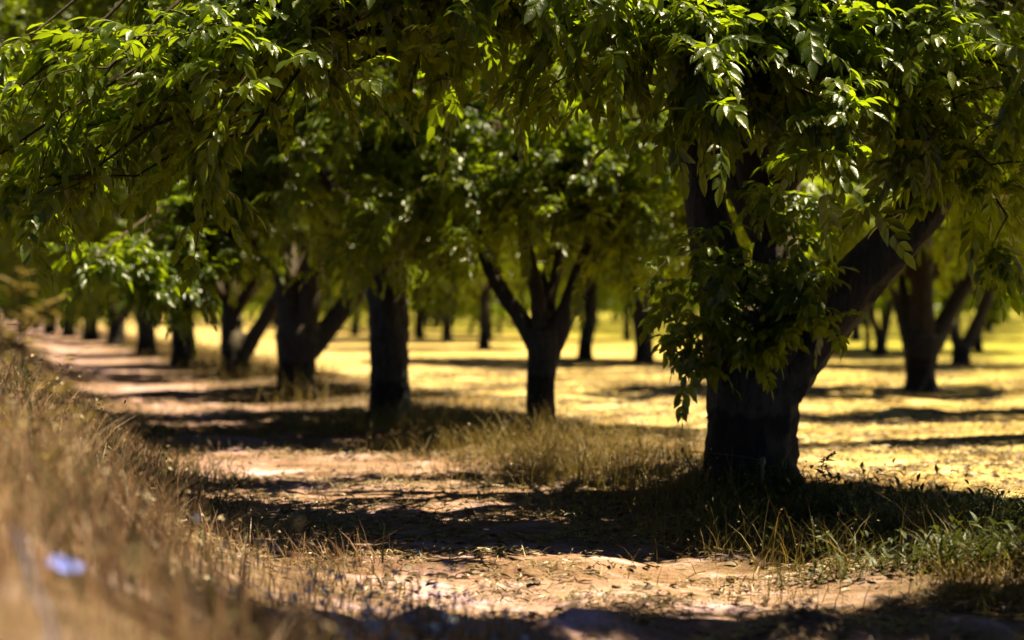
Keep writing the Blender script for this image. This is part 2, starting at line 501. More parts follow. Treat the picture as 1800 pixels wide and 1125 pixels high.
def build_crown(seed, rx, ry, z0, z1, zw, n_branch, n_twig, n_leaf, lib, anchors, lscale=1.0, low_bias=.45, keep=None, wood=True, targets=None, min_a=0.0):
    """anchors: points on the limbs where boughs may start. Returns (crown mesh geo, bough geo)."""
    r = np.random.default_rng(seed)
    wood_g, leaf_g = Geo(), Geo()
    P, D, S = [], [], []
    anchors = np.asarray(anchors, float)
    T = []
    while len(T) < n_branch:
        a = r.uniform(0, 2 * np.pi)
        h = z0 + (z1 - z0) * (r.random() ** (1.6 if r.random() < low_bias else .85))
        k = crown_profile(np.array(h), z0, z1, zw) * (0.55 + .45 * r.random() ** .5) * (1 + .22 * math.sin(3 * a + seed) * math.sin(h * 1.7 + seed))
        T.append((rx * k * math.cos(a), ry * k * math.sin(a), h))
    if targets is not None: T += list(targets)
    for t in T:
        t = np.array(t, float)
        if keep is not None and not keep(t): continue
        dist = np.linalg.norm((anchors - t) * [1, 1, 1.3], axis=1) + np.where(anchors[:, 2] > t[2] + 1.6, 1.5, 0) + np.where(anchors[:, 2] < min_a, 6, 0)
        a = anchors[np.argsort(dist)[r.integers(0, 4)]]
        L = np.linalg.norm(t - a)
        mid = (a + t) / 2 + np.array([0, 0, .28 * L]) + r.normal(0, .08 * L, 3)
        pts = bez(a, mid, t, 12)
        pts[1:-1] += r.normal(0, .012 * L, (10, 3))
        r0 = .012 + .011 * L
        if wood: tube(wood_g, pts, np.linspace(r0, .007, 12), 5, cap=False)
        for j in range(n_twig):
            u = r.uniform(.30, 1.0) if j else 1.0
            i = min(int(u * 11), 10); b = pts[i] * (1 - (u * 11 - i)) + pts[i + 1] * (u * 11 - i) if u < 1 else pts[-1]
            d = (pts[min(i + 1, 11)] - pts[i]); d = d / (np.linalg.norm(d) + 1e-9)
            d = d * .7 + r.normal(0, .75, 3) + np.array([0, 0, .1]); d /= np.linalg.norm(d)
            twig_with_leaves(wood_g if wood else None, P, D, S, b, d, r.uniform(.3, .75), r, n_leaf, droop=.35)
    P, D, S = np.concatenate(P), np.concatenate(D), np.concatenate(S) * lscale
    m = P[:, 2] > z0 - .55
    place_leaves(leaf_g, lib, P[m], D[m], S[m], r)
    return leaf_g, wood_g


ROW_ROT = math.atan2(-ROW_U[0], ROW_U[1])           # local Y of a crown runs along the row


def rot2(v, a):
    v = np.asarray(v, float).copy(); c, s = math.cos(a), math.sin(a)
    x = v[..., 0] * c - v[..., 1] * s; y = v[..., 0] * s + v[..., 1] * c
    v[..., 0] = x; v[..., 1] = y
    return v


# shared crowns for the trees that stand farther back (local frame: Y along the row)
LIMB_LINES = []


def generic_anchors(r, spread=1.0):
    A = []
    for k in range(5):
        a = k * 2 * math.pi / 5 + r.uniform(-.3, .3)
        ln = [(0, 0, 1.9)]
        for h in np.linspace(2.9, 6.2, 7):
            q_ = (h - 1.2) / 5 * 1.9 * spread
            A.append((q_ * math.cos(a) * 1.4, q_ * math.sin(a), h)); ln.append(A[-1])
        LIMB_LINES.append(ln)
    return A


MID = []
for k in range(3):
    LIMB_LINES.clear()
    lg, wg = build_crown(40 + k, 4.3, 2.75, 2.5, 7.1, 3.6, 125, 9, 6, LEAF_MID, generic_anchors(np.random.default_rng(k)), lscale=.85)
    for ln in LIMB_LINES: tube(wg, *resample(ln, np.linspace(.10, .03, len(ln)), .2), 7)
    MID.append((lg.mesh('pecan_crown', M_LEAF, False), wg.mesh('pecan_boughs', M_TWIG)))
FAR = []
for k in range(2):
    LIMB_LINES.clear()
    lg, wg = build_crown(60 + k, 4.0, 3.4, 1.45, 8.6, 3.6, 70, 6, 4, LEAF_FAR, generic_anchors(np.random.default_rng(9 + k)), wood=True)
    for ln in LIMB_LINES: tube(wg, *resample(ln, np.linspace(.10, .03, len(ln)), .4), 5)
    FAR.append((lg.mesh('far_crown', M_LEAF, False), wg.mesh('far_boughs', M_TWIG)))

TREES = 0


def tree(label, base_px, limbs_px, trunk_r, crown, fork_z=1.5, crown_scale=(1, 1, 1), flip=False, depth=None, group=None, top_r=None, crown_shift=(0, 0, 0), kind_name='pecan_tree', crown_on=True):
    """base_px: where the trunk meets the ground in the photo; limbs_px: joint lists read off the photo, turned into metres at the tree's distance"""
    global TREES
    TREES += 1
    if depth is None:
        x, d = ground_pt(*base_px)
    else:
        d = depth; x = (base_px[0] - 900) * d / F_PX
    k = d / F_PX
    z = float(ground_z(x, d)) - .03
    root = thing(kind_name, label, 'tree', (x, d, z), group)
    m = lambda p, y=0.0: np.array([(p[0] - base_px[0]) * k, y, (base_px[1] - p[1]) * k])
    seed = TREES * 3.7
    sides = 40 if d < 24 else 16
    step = .03 if d < 24 else .12
    tr = limbs_px[0]
    pts = [m((base_px[0], base_px[1] + 8)) - [0, 0, .12]] + [m(p[:2]) for p in tr]
    rad = [trunk_r * 1.22] + [p[2] * k / 2 for p in tr]
    P_, R_ = resample(pts, rad, step)
    hz = P_[:, 2]; R_ = R_ * (1 + .26 * np.exp(-np.clip(hz, 0, 9) / .15))
    g_ = Geo(); tube(g_, P_, R_, sides, .30 if d < 40 else .15, seed)
    obj('trunk', g_.mesh('trunk', M_TRUNK), root)
    for j, lb in enumerate(limbs_px[1:]):
        yo = [(-1) ** j * .12 * q_ for q_ in range(len(lb))]
        pts = [m(p[:2], yo[q_] * .8) for q_, p in enumerate(lb)]
        rad = [p[2] * k / 2 for p in lb]
        # carry the limb on up into the crown
        e = pts[-1] - pts[-2]; e /= np.linalg.norm(e); e = e + [0, 0, .7]; e /= np.linalg.norm(e)
        pts += [pts[-1] + e * 1.0, pts[-1] + e * 2.3 + [0, 0, .3]]; rad += [rad[-1] * .7, rad[-1] * .3]
        P_, R_ = resample(pts, rad, step * 1.3)
        g_ = Geo(); tube(g_, P_, R_, max(10, sides * 2 // 3), .26 if d < 40 else .12, seed + 5 * j + 2)
        obj('limb', g_.mesh('limb', M_BARK), root)
    if crown is not None:
        c = obj('crown', crown[0], root); w = obj('boughs', crown[1], root)
        for o in (c, w):
            o.rotation_euler = (0, 0, ROW_ROT + (math.pi if flip else 0)); o.scale = crown_scale; o.location = crown_shift
    return root, np.array([x, d, z])


# ------------------------------------------------------------------ the front tree, with its own detailed crown
b1 = (1322, 872)
T1_L = [
    [(1322, 872, 156), (1321, 800, 150), (1322, 720, 150), (1328, 660, 168), (1330, 610, 190), (1330, 570, 170)],
    [(1296, 640, 120), (1284, 560, 96), (1268, 470, 86), (1252, 390, 80), (1244, 320, 74), (1225, 200, 66)],
    [(1362, 660, 118), (1420, 590, 106), (1482, 520, 94), (1545, 450, 88), (1588, 395, 84), (1625, 320, 78)],
    [(1335, 620, 120), (1360, 500, 80), (1372, 400, 72), (1390, 290, 64)],
]
T1, P1 = tree('broad leaning pecan tree nearest the camera, black lower trunk half hidden by leafy sprouts', b1, T1_L, .33, None)
d1 = P1[1]; k1 = d1 / F_PX


def at1(px, py, y=0.0):
    """a point beside the front tree, local to it, from a photo position at depth d1+y"""
    dd = d1 + y; kk = dd / F_PX
    return np.array([(px - 900) * kk - P1[0], y, CAM_H - (py - HORIZON) * kk - P1[2]])


anch = []; T1_LINES = []
for lb in T1_L[1:]:
    e = None
    for p in lb[3:]: anch.append(at1(p[0], p[1]))
    e = at1(*lb[-1][:2]) - at1(*lb[-2][:2]); e /= np.linalg.norm(e); e += [0, 0, .6]
    for q_ in (.5, 1, 1.6, 2.2): anch.append(at1(*lb[-1][:2]) + e * q_)
for a in np.linspace(0, 2 * np.pi, 6, endpoint=False):
    ln = [np.array([.1, 0, 2.0])]
    for q_ in (.6, 1.3, 2.0): ln.append(np.array([q_ * 1.2 * math.cos(a), q_ * .8 * math.sin(a), 3.0 + q_ * .9])); anch.append(ln[-1])
    T1_LINES.append(ln)
r1 = np.random.default_rng(5)
tg = []
# skirt of boughs seen across the top of the picture: (px, py, depth offset)
for px_, py_, yy in [(60, 60, -2.6), (40, 150, -2.3), (20, 260, -2.2), (110, 200, -2.6), (60, 320, -2.0), (150, 310, -2.4), (190, 120, -2.8), (250, 230, -2.2),
                     (240, 310, -2.0), (330, 70, -2.6), (340, 220, -2.6), (420, 40, -2.9), (380, 250, -2.2), (450, 130, -2.6), (520, 50, -2.8), (480, 190, -2.4), (600, 10, -2.4),
                     (680, 20, -2.6), (760, 0, -2.6), (820, 30, -2.2), (860, -20, -2.8), (940, 30, -2.4), (1000, 60, -2.0),
                     (1060, 20, -2.6), (1060, 120, -1.8), (1120, 60, -2.4), (1180, 170, -2.6), (1230, 200, -2.8), (1260, 150, -2.6), (1320, 230, -2.6), (1380, 190, -2.6), (1430, 240, -2.4), (1480, 180, -2.6), (1320, 90, -2.4),
                     (1500, 60, -2.2), (1560, 150, -2.0), (1625, 190, -1.8), (1680, 200, -2.2), (1740, 290, -2.0), (1780, 120, -2.4), (1770, 380, -1.8), (1690, 270, -1.6), (1440, 40, -2.4), (1200, 40, -2.4), (1660, 60, -2.4)]:
    tg.append(at1(px_, py_ - (45 if 1150 < px_ < 1500 else 0), yy))
lg, wg = build_crown(21, 4.2, 2.7, 3.25, 6.2, 4.0, 46, 8, 7, LEAF_HI, anch, lscale=.88, min_a=2.8, keep=lambda t: not (-1.8 < t[0] < 2.6 and t[1] < -.8 and t[2] > 3.2) and not (t[0] < -.3 and t[2] > 4.7))
lg2, wg2 = build_crown(22, 4.2, 2.6, 2.0, 8, 3.6, 0, 9, 7, LEAF_HI, anch, lscale=.88, targets=tg, min_a=3.3)
for src, dst in ((lg2, lg), (wg2, wg)):
    for v_ in [0]:
        dst.add(np.concatenate(src.v), np.concatenate(src.q) if src.q else None, np.concatenate(src.t) if src.t else None)
for ln in T1_LINES: tube(wg, *resample(ln, [.12, .09, .06, .035], .1), 9)
obj('crown', lg.mesh('front_crown', M_LEAF), T1)
obj('boughs', wg.mesh('front_boughs', M_TWIG), T1)

# leafy sprouts hanging round the fork of the front tree
P, D, S = [], [], []
sw = Geo()
r = np.random.default_rng(31)
for px_, py_, n_ in [(1150, 500, 4), (1180, 560, 4), (1200, 610, 3), (1215, 640, 3), (1240, 530, 4), (1290, 560, 4), (1340, 600, 5), (1390, 570, 4), (1310, 510, 3), (1370, 520, 4), (1415, 620, 4),
                     (1440, 570, 2), (1215, 670, 3), (1190, 640, 3), (1400, 390, 3), (1400, 450, 4), (1430, 420, 3), (1350, 400, 3), (1380, 350, 3), (1340, 370, 3), (1420, 510, 3), (1440, 600, 2), (1330, 640, 5), (1270, 600, 4), (1180, 490, 4), (1360, 640, 5), (1390, 620, 3)]:
    for _ in range(max(1, n_ - 3)):
        end = at1(px_ + r.normal(0, 20), py_ - 48 + r.normal(0, 24), -r.uniform(.3, .75))
        st = at1(np.clip(px_, 1270, 1400), max(py_ - 70, 340), -.18)
        d = end - st; L = np.linalg.norm(d) + .05
        twig_with_leaves(sw, P, D, S, st, d / L, L, r, 7, droop=.15)
P, D, S = np.concatenate(P), np.concatenate(D), np.concatenate(S) * .78
D[:, 1] -= .3
sg = Geo(); place_leaves(sg, LEAF_HI, P, D, S, r)
sp_ = obj('sprouts', sg.mesh('sprouts', M_LEAF), T1)
obj('sprout_stems', sw.mesh('sprout_stems', M_TWIG), sp_)

# ------------------------------------------------------------------ the rest of the front row
lg, wg = build_crown(91, 3.6, 2.0, 2.1, 5.4, 3.4, 120, 9, 6, LEAF_MID, [(0, 0, 2.6)] * 4 + [(q_ * math.cos(a_), q_ * math.sin(a_), 2.4 + q_) for a_ in np.arange(0, 6.2, .8) for q_ in (.5, 1, 1.6, 2.2)], lscale=.82,
                     keep=lambda t: not (t[1] < -.6 and t[2] > 3.7))
T2_CROWN = (lg.mesh('slender_crown', M_LEAF, False), wg.mesh('slender_boughs', M_TWIG))
tree('slender pecan tree second in the row, forking low into three raised limbs', (951, 768), [
    [(951, 768, 50), (951, 720, 48), (954, 660, 50), (957, 620, 58), (958, 590, 56)],
    [(948, 622, 40), (915, 570, 30), (880, 520, 26), (848, 450, 22)],
    [(952, 600, 36), (945, 530, 26), (930, 470, 24), (918, 390, 20)],
    [(957, 605, 38), (960, 540, 34), (975, 470, 32), (985, 400, 28)],
    [(968, 618, 42), (1000, 550, 36), (1030, 470, 36), (1060, 415, 32), (1100, 370, 26)]], .17, T2_CROWN, crown_shift=(.2, 0, -.05))
LIMB_LINES.clear()
lg, wg = build_crown(93, 4.3, 2.75, 2.45, 6.7, 3.5, 150, 9, 6, LEAF_MID, generic_anchors(np.random.default_rng(14)), lscale=.85, keep=lambda t: not (t[1] < -.5 and t[2] > 3.9))
for ln in LIMB_LINES: tube(wg, *resample(ln, np.linspace(.10, .03, len(ln)), .2), 7)
OPEN = (lg.mesh('open_crown', M_LEAF, False), wg.mesh('open_boughs', M_TWIG))
T3, P3 = tree('thick straight pecan trunk third in the row, unforked up to the leaves', (686, 745), [
    [(686, 745, 74), (686, 700, 68), (684, 640, 64), (682, 560, 66), (678, 500, 68), (676, 440, 76), (676, 410, 84)],
    [(665, 430, 50), (640, 370, 42), (610, 300, 36)], [(690, 430, 52), (715, 350, 44), (740, 290, 36)]], .26, OPEN, crown_shift=(0, 0, .25))
r3 = np.random.default_rng(8)
PP, DD, SS = [], [], []
w3 = Geo()
for (a_, b_, dep) in [(175, 445, 17.4), (205, 455, 17.8), (250, 480, 18.0), (272, 495, 18.3), (305, 450, 18.6), (345, 495, 18.8), (350, 440, 19.0), (290, 430, 18.5), (380, 420, 19.4)]:
    kk = dep / F_PX
    e3 = np.array([(a_ - 900) * kk, dep, CAM_H - (b_ - HORIZON) * kk]) - P3
    s3 = np.array([-1.0, -.6, 3.3]); c3 = (s3 + e3) / 2 + [0, 0, .45]
    pt = bez(s3, c3, e3, 14); tube(w3, pt, np.linspace(.035, .008, 14), 5, cap=False)
    for j in range(9):
        i = 13 if j < 3 else int(r3.integers(6, 14)); i = min(i, 13); dv = pt[i] - pt[i - 1]; dv = dv / np.linalg.norm(dv) * .5 + r3.normal(0, .7, 3); dv /= np.linalg.norm(dv)
        twig_with_leaves(w3, PP, DD, SS, pt[i], dv, r3.uniform(.2, .45), r3, 6, droop=.3)
g3 = Geo(); place_leaves(g3, LEAF_HI, np.concatenate(PP), np.concatenate(DD), np.concatenate(SS) * .8, r3)
hb = obj('low_bough', w3.mesh('low_bough', M_TWIG), T3); obj('leaves', g3.mesh('bough_leaves', M_LEAF), hb)
TALL = (1.2, 1.0, 1.32)
tree('pecan tree fourth in the row with a heavy limb sweeping right toward the third', (521, 697), [
    [(521, 697, 70), (520, 660, 62), (522, 620, 66), (525, 590, 78), (525, 570, 70)],
    [(515, 600, 52), (508, 540, 48), (500, 480, 48), (492, 420, 44)],
    [(535, 600, 50), (545, 540, 36), (552, 480, 34), (565, 420, 30)],
    [(540, 608, 50), (575, 575, 38), (610, 530, 36), (645, 480, 32)]], .31, OPEN, crown_scale=TALL, crown_shift=(0, 0, -.8))
tree('pecan tree fifth in the row, its trunk split into a V near the ground', (415, 662), [
    [(415, 662, 54), (414, 635, 48), (414, 610, 54), (414, 590, 50)],
    [(408, 615, 44), (406, 560, 38), (402, 500, 36), (398, 450, 30)],
    [(425, 622, 38), (450, 590, 28), (472, 555, 26), (500, 505, 22)]], .31, MID[0], flip=True, crown_scale=TALL, crown_shift=(0, 0, -1.15))
tree('straight dark pecan trunk sixth in the row behind the low hanging spray', (322, 646), [
    [(322, 646, 44), (322, 610, 40), (320, 560, 42), (320, 520, 46)], [(315, 535, 32), (305, 480, 26), (295, 430, 22)], [(328, 535, 32), (340, 480, 26), (352, 430, 22)]], .27, MID[1], flip=True, crown_scale=TALL, crown_shift=(0, 0, -1.15))
tree('narrow pecan trunk seventh in the row, between two pale gaps', (257, 626), [
    [(257, 626, 35), (257, 590, 32), (256, 550, 34), (256, 530, 38)], [(252, 540, 24), (245, 490, 20)], [(262, 540, 24), (272, 490, 20)]], .24, MID[2], crown_scale=TALL, crown_shift=(0, 0, -1.15))
tree('dim pecan trunk eighth in the row just left of the seventh', (205, 607), [
    [(205, 607, 33), (205, 580, 30), (204, 550, 32), (204, 535, 34)], [(200, 540, 24), (192, 500, 20)], [(210, 540, 22), (218, 500, 18)]], .28, MID[0], flip=True, crown_scale=TALL, crown_shift=(0, 0, -1.8))
tree('blurred pecan trunk ninth in the row toward the vanishing point', (159, 600), [
    [(159, 600, 28), (159, 575, 25), (158, 550, 27), (158, 540, 28)], [(158, 545, 22), (156, 510, 18)]], .28, MID[1], crown_scale=TALL, crown_shift=(0, 0, -1.8))
for n_, (px_, py_, w_) in enumerate([(120, 592, 24), (88, 587, 22), (62, 580, 18), (42, 575, 16), (25, 569, 13), (8, 564, 11)]):
    tree('dark distant pecan trunk at the far left end of the front row', (px_, py_), [
        [(px_, py_, w_), (px_, py_ - 20, w_ * .9), (px_ - 1, py_ - 40, w_)], [(px_, py_ - 38, w_ * .8), (px_ - 3, py_ - 70, w_ * .6)]], .28, MID[n_ % 3], crown_scale=TALL, crown_shift=(0, 0, -1.9),
        group='dark trees closing the far end of the front row')
# off to the right, before the first tree of the frame: its boughs and shade come into the picture
t0 = tree('pecan tree standing just outside the frame at the right, its boughs in the upper corner', (2420, 1150), [
    [(2420, 1150, 270), (2420, 900, 240), (2430, 700, 250)], [(2400, 720, 170), (2350, 400, 130)], [(2450, 720, 170), (2560, 400, 130)]], .33, MID[1], depth=7.3, crown_scale=(.74, .78, 1.1), crown_shift=(.95, 0, 1.1))

# ------------------------------------------------------------------ trees of the rows behind
BACK = [
    ('forked pecan tree of the second row at right, three limbs in a fan', (1620, 687), [
        [(1620, 687, 56), (1619, 660, 50), (1620, 620, 62), (1622, 590, 78)],
        [(1608, 605, 40), (1594, 550, 34), (1584, 500, 32), (1572, 440, 28)], [(1622, 600, 46), (1618, 540, 44), (1616, 480, 38), (1612, 420, 32)],
        [(1640, 600, 40), (1670, 550, 32), (1700, 500, 30), (1735, 450, 28)]], .27, 0),
    ('small V shaped pecan tree at right behind the fan limbed one', (1690, 643), [
        [(1690, 643, 32), (1689, 620, 30), (1692, 600, 34)], [(1685, 605, 22), (1676, 570, 17), (1668, 530, 15)], [(1698, 605, 24), (1715, 565, 22), (1732, 520, 20), (1742, 470, 18)]], .2, 1),
    ('short twin stemmed tree seen between the front tree and the fan limbed tree', (1548, 626), [
        [(1548, 626, 22), (1548, 605, 19), (1549, 585, 23)], [(1545, 590, 14), (1535, 555, 12)], [(1553, 590, 15), (1560, 550, 13)]], .16, 2),
    ('thin distant trunk left of the twin stemmed tree', (1525, 615), [
        [(1525, 615, 12), (1525, 590, 10), (1524, 560, 12)], [(1524, 565, 9), (1522, 530, 8)]], .1, 0),
    ('slim distant trunk right of the small V shaped tree', (1720, 619), [
        [(1720, 619, 17), (1720, 590, 14), (1721, 560, 16)], [(1721, 565, 12), (1728, 520, 10)]], .13, 1),
    ('leaning straight trunk in the middle distance just right of the slender forked tree', (1028, 633), [
        [(1028, 633, 26), (1030, 600, 24), (1034, 560, 28), (1034, 520, 32)], [(1036, 530, 24), (1046, 470, 20)], [(1030, 530, 20), (1022, 470, 16)]], .2, 2),
    ('dim stout trunk behind the hanging sprouts left of the front tree', (1132, 640), [
        [(1132, 640, 36), (1132, 600, 32), (1128, 560, 34), (1122, 510, 36)], [(1120, 530, 26), (1105, 470, 22)], [(1128, 530, 24), (1140, 470, 20)]], .25, 0),
    ('thin dark trunk between the leaning trunk and the stout one', (1102, 598), [
        [(1102, 598, 13), (1102, 570, 12), (1101, 530, 13)], [(1101, 540, 10), (1096, 500, 9)]], .14, 1),
    ('forked middle distance tree with the darkest trunk left of centre', (786, 601), [
        [(786, 601, 20), (786, 580, 17), (786, 555, 22)], [(782, 560, 14), (772, 520, 11)], [(790, 560, 15), (800, 520, 12)]], .22, 2),
    ('slim straight trunk close left of the slender forked tree', (851, 613), [
        [(851, 613, 21), (851, 590, 18), (852, 550, 18), (852, 520, 19)], [(852, 530, 14), (846, 490, 12)], [(854, 530, 13), (862, 490, 11)]], .19, 0),
    ('tiny far trunk close beside the slim straight one', (878, 588), [
        [(878, 588, 9), (877, 570, 8), (878, 545, 9)], [(878, 550, 7), (880, 520, 6)]], .13, 1),
    ('faint far trunk just right of the thick third trunk', (733, 583), [
        [(733, 583, 11), (733, 565, 9), (733, 545, 10)], [(733, 550, 8), (729, 520, 7)]], .16, 2),
    ('faint far trunk between the thick third trunk and the forked middle tree', (751, 575), [
        [(751, 575, 9), (751, 560, 8), (751, 545, 8)], [(751, 550, 6), (754, 520, 5)]], .16, 0),
    ('tiny leaning far trunk right of the forked middle distance tree', (829, 585), [
        [(826, 585, 8), (829, 570, 7), (832, 545, 8)], [(832, 550, 6), (835, 520, 5)]], .13, 1),
    ('thin far trunk in the gap between the sweeping limb and the thick trunk', (628, 580), [
        [(628, 580, 9), (628, 565, 8), (629, 545, 9)], [(629, 550, 7), (631, 520, 6)]], .15, 2),
]
taken = []
for n_, (lab, b, L_, tr_, c_) in enumerate(BACK):
    d_ = F_PX * CAM_H / (b[1] - HORIZON)
    o_, p_ = tree(lab, b, L_, tr_, MID[c_] if d_ < 60 else FAR[c_ % 2], flip=bool(n_ % 2), crown_scale=(.92, 1.15, .95))
    taken.append(p_[:2])

# the orchard goes on behind: small copies that close the view
r = np.random.default_rng(77)
proto = None
for row in range(1, 15):
    for j in range(-2, 28):
        c = ROW_P + ROW_N * (8.4 * row + 4.0) + ROW_U * (8.4 * j + 3 * (row % 2)) + r.normal(0, .5, 2)
        if c[1] < 68 or c[1] > 190 or abs(c[0]) > c[1] * .33 + 5: continue
        if len(taken) and min(np.hypot(*(c - t_)) for t_ in taken) < 6.5: continue
        taken.append(c)
        px_ = c[0] / c[1] * F_PX + 900
        w_ = .42 / c[1] * F_PX
        py_ = HORIZON + F_PX * CAM_H / c[1]
        if proto is None:
            proto = []
            for kk in range(2):
                o_, p_ = tree('small hazy pecan tree in the far rows of the orchard', (px_, py_), [
                    [(px_, py_, w_), (px_, py_ - w_ * 2, w_ * .85), (px_ + (1 - 2 * kk) * w_ * .3, py_ - w_ * 4, w_)],
                    [(px_, py_ - w_ * 3.6, w_ * .7), (px_ - w_, py_ - w_ * 6, w_ * .55)], [(px_, py_ - w_ * 3.6, w_ * .7), (px_ + w_, py_ - w_ * 6.2, w_ * .5)]],
                    .22, FAR[kk], group='far orchard trees', kind_name='pecan_tree')
                o_.location.x += kk * 3
                proto.append(o_)
            continue
        src = proto[int(r.integers(0, 2))]
        o_ = src.copy(); scene.collection.objects.link(o_)
        o_.location = (c[0], c[1], float(ground_z(c[0], c[1])) - .03)
        o_.rotation_euler = (0, 0, r.choice([0, math.pi]) + r.normal(0, .2)); s_ = r.uniform(.9, 1.12); o_.scale = (s_, s_, s_)
        for ch in src.children:
            c_ = ch.copy(); scene.collection.objects.link(c_); c_.parent = o_

# unseen trees added left, right and behind the camera to block the open sky
for n_, (x_, y_) in enumerate([(-7.5, 8), (-9.5, 15), (-4, 0.5), (-1.5, -7), (4.5, -5), (-9, -5), (-16, 3), (0, -12), (12, -9), (-17, 12), (-12, 23), (-17, 40), (17, 12), (17, 5), (18.5, 21), (21, 30)]):
    o_, p_ = tree('pecan tree added out of the picture to block the open sky', (900 + x_ / 10 * F_PX, 990), [
        [(900 + x_ / 10 * F_PX, 990, 150), (900 + x_ / 10 * F_PX, 700, 140), (905 + x_ / 10 * F_PX, 480, 130)]], .3, MID[n_ % 3], depth=10.0, crown_shift=(0, 0, 1.2), group='trees added round the camera to block sky light')
    o_.location = (x_, y_, float(ground_z(x_, y_)) - .03)
    o_.scale = (1.3, 1.3, 1.6) if y_ < 3 else (1, 1.25, 1.5)
tree('tall sunlit blurred pecan tree across the verge, its crown in the upper left corner', (-290, 690), [
    [(-290, 690, 60), (-290, 600, 56), (-288, 520, 56)]], .3, MID[1], depth=31.0, crown_shift=(0, 0, .4), crown_scale=(1.12, 1, 1.5))
# a row to the right of the frame: it throws the shade that lies across the right foreground
for n_, (x_, y_, sc_) in enumerate([(7.6, 12.45, (.88, .78, 1.2)), (8.9, 19.8, (.95, .34, .9)), (9.3, 24.2, (1, .55, .95))]):
    tree(('pecan tree outside the frame to the right whose shade crosses the right foreground', 'pecan tree outside the frame throwing a thin band of shade on the right field',
          'pecan tree of the second row just beyond the right edge, before the fan limbed one')[n_], (900 + x_ / y_ * F_PX, HORIZON + F_PX * CAM_H / y_), [
        [(900 + x_ / y_ * F_PX, HORIZON + F_PX * CAM_H / y_, 100), (900 + x_ / y_ * F_PX, 600, 100), (905 + x_ / y_ * F_PX, 480, 100)]], .25, MID[n_ % 3], crown_scale=sc_)


# ------------------------------------------------------------------ grass
def blades(geo, x, y, h, w, lean, r, seg=3, z0=None, flat=0.0):
    n = len(x); a = r.uniform(0, 2 * np.pi, n); la = r.uniform(0, 2 * np.pi, n)
    z = ground_z(x, y) - .01 if z0 is None else z0
    side = np.stack([np.cos(a), np.sin(a), np.zeros(n)], -1)
    ld = np.stack([np.cos(la), np.sin(la), np.zeros(n)], -1)
    V = []
    base = np.stack([x, y, z], -1)
    for k in range(seg + 1):
        t = k / seg
        c = base + ld * (lean * h * t ** 1.8)[:, None] + np.array([0, 0, 1.0]) * (h * (t - .35 * lean * t * t))[:, None]
        ww = (w * (1 - t) ** .7 * .5)[:, None]
        if k < seg: V += [c - side * ww, c + side * ww]
        else: V += [c]
    V = np.stack(V, 1); m = V.shape[1]
    off = (np.arange(n) * m)[:, None]
    Q = np.concatenate([off + np.array([2 * k, 2 * k + 1, 2 * k + 3, 2 * k + 2]) for k in range(seg - 1)])
    T = off + np.array([m - 3, m - 2, m - 1])
    geo.add(V.reshape(-1, 3), Q, T)
    return V[:, -1]


def seeds(geo, tips, size, r, n=3):
    """little seed heads: crossed lens shapes near each tip"""
    for _ in range(n):
        p = tips + r.normal(0, .012, tips.shape) - np.array([0, 0, 1]) * r.uniform(0, .07, len(tips))[:, None]
        d = r.normal(0, 1, tips.shape); d /= np.linalg.norm(d, axis=1)[:, None]
        e = np.cross(d, r.normal(0, 1, tips.shape)); e /= np.linalg.norm(e, axis=1)[:, None]
        s = (size * r.uniform(.5, 1.2, len(tips)))[:, None]
        V = np.stack([p - d * s, p + e * s * .4, p + d * s, p - e * s * .4], 1)
        geo.add(V.reshape(-1, 3), (np.arange(len(tips)) * 4)[:, None] + np.arange(4))


def scatter(r, n, x0, x1, y0, y1, f):
    x = r.uniform(x0, x1, n); y = r.uniform(y0, y1, n)
    m = r.random(n) < f(x, y)
    return x[m], y[m]


r = np.random.default_rng(101)
# tall dry grass on the verge bank at the left
gd = Geo(); sdg = Geo()


def verge(x, y):
    s = row_s(x, y) + .5 * fbm(x * 1.3, y * 1.3, 2)
    view = (np.abs(x) < y * .33 + .6) & (y > 2.3)
    return view * sstep((-s - 3.4) / .8) * np.clip(.55 + 1.2 * fbm(x * .9 + 9, y * .9, 3), .12, 1)


for (y0, y1, n) in ((2.3, 3.3, 9000), (3.3, 9, 100000), (9, 18, 60000), (18, 45, 60000)):
    x, y = scatter(r, n, -14, 2.5, y0, y1, verge)
    s = -row_s(x, y)
    h = (.14 + .30 * sstep((s - 3.9) / 1.6) + .12 * fbm(x * 1.1, y * 1.1, 2)) * r.uniform(.5, 1.35, len(x))
    tip = blades(gd, x, y, h, .007 * r.uniform(.6, 1.5, len(x)), r.uniform(.1, .8, len(x)), r)
    k = r.random(len(x)) < .14
    seeds(sdg, tip[k], .016, r, 3)
tag(obj('dry_grass', gd.mesh('dry_grass', M_DRY, False)), 'tall dry brown grass on the bank along the left of the sandy lane', kind='stuff')
tag(obj('seed_heads', sdg.mesh('seed_heads', M_STRAW, False)), 'pale seed heads on the dry grass of the left bank', kind='stuff')

# pale fluff added at the foot of the bank, sun sparkle put into the colour
fl = Geo(); nf = 380
pxs = r.normal(690, 120, nf); dd_ = r.uniform(5.4, 7.4, nf); xs = (pxs - 900) * dd_ / F_PX
hh = r.uniform(.10, .42, nf); zs = ground_z(xs, dd_) + hh
tipf = blades(gd_f := Geo(), xs, dd_, hh, np.full(nf, .004), np.full(nf, .12), r)
ctr = tipf
for k_ in range(3):
    d2 = r.normal(0, 1, (nf, 3)); d2 /= np.linalg.norm(d2, axis=1)[:, None]; e2 = np.cross(d2, r.normal(0, 1, (nf, 3))); e2 /= np.linalg.norm(e2, axis=1)[:, None]
    s2 = r.uniform(.007, .019, nf)[:, None]
    fl.add(np.stack([ctr - d2 * s2, ctr + e2 * s2 * .8, ctr + d2 * s2, ctr - e2 * s2 * .8], 1).reshape(-1, 3), (np.arange(nf) * 4)[:, None] + np.arange(4))
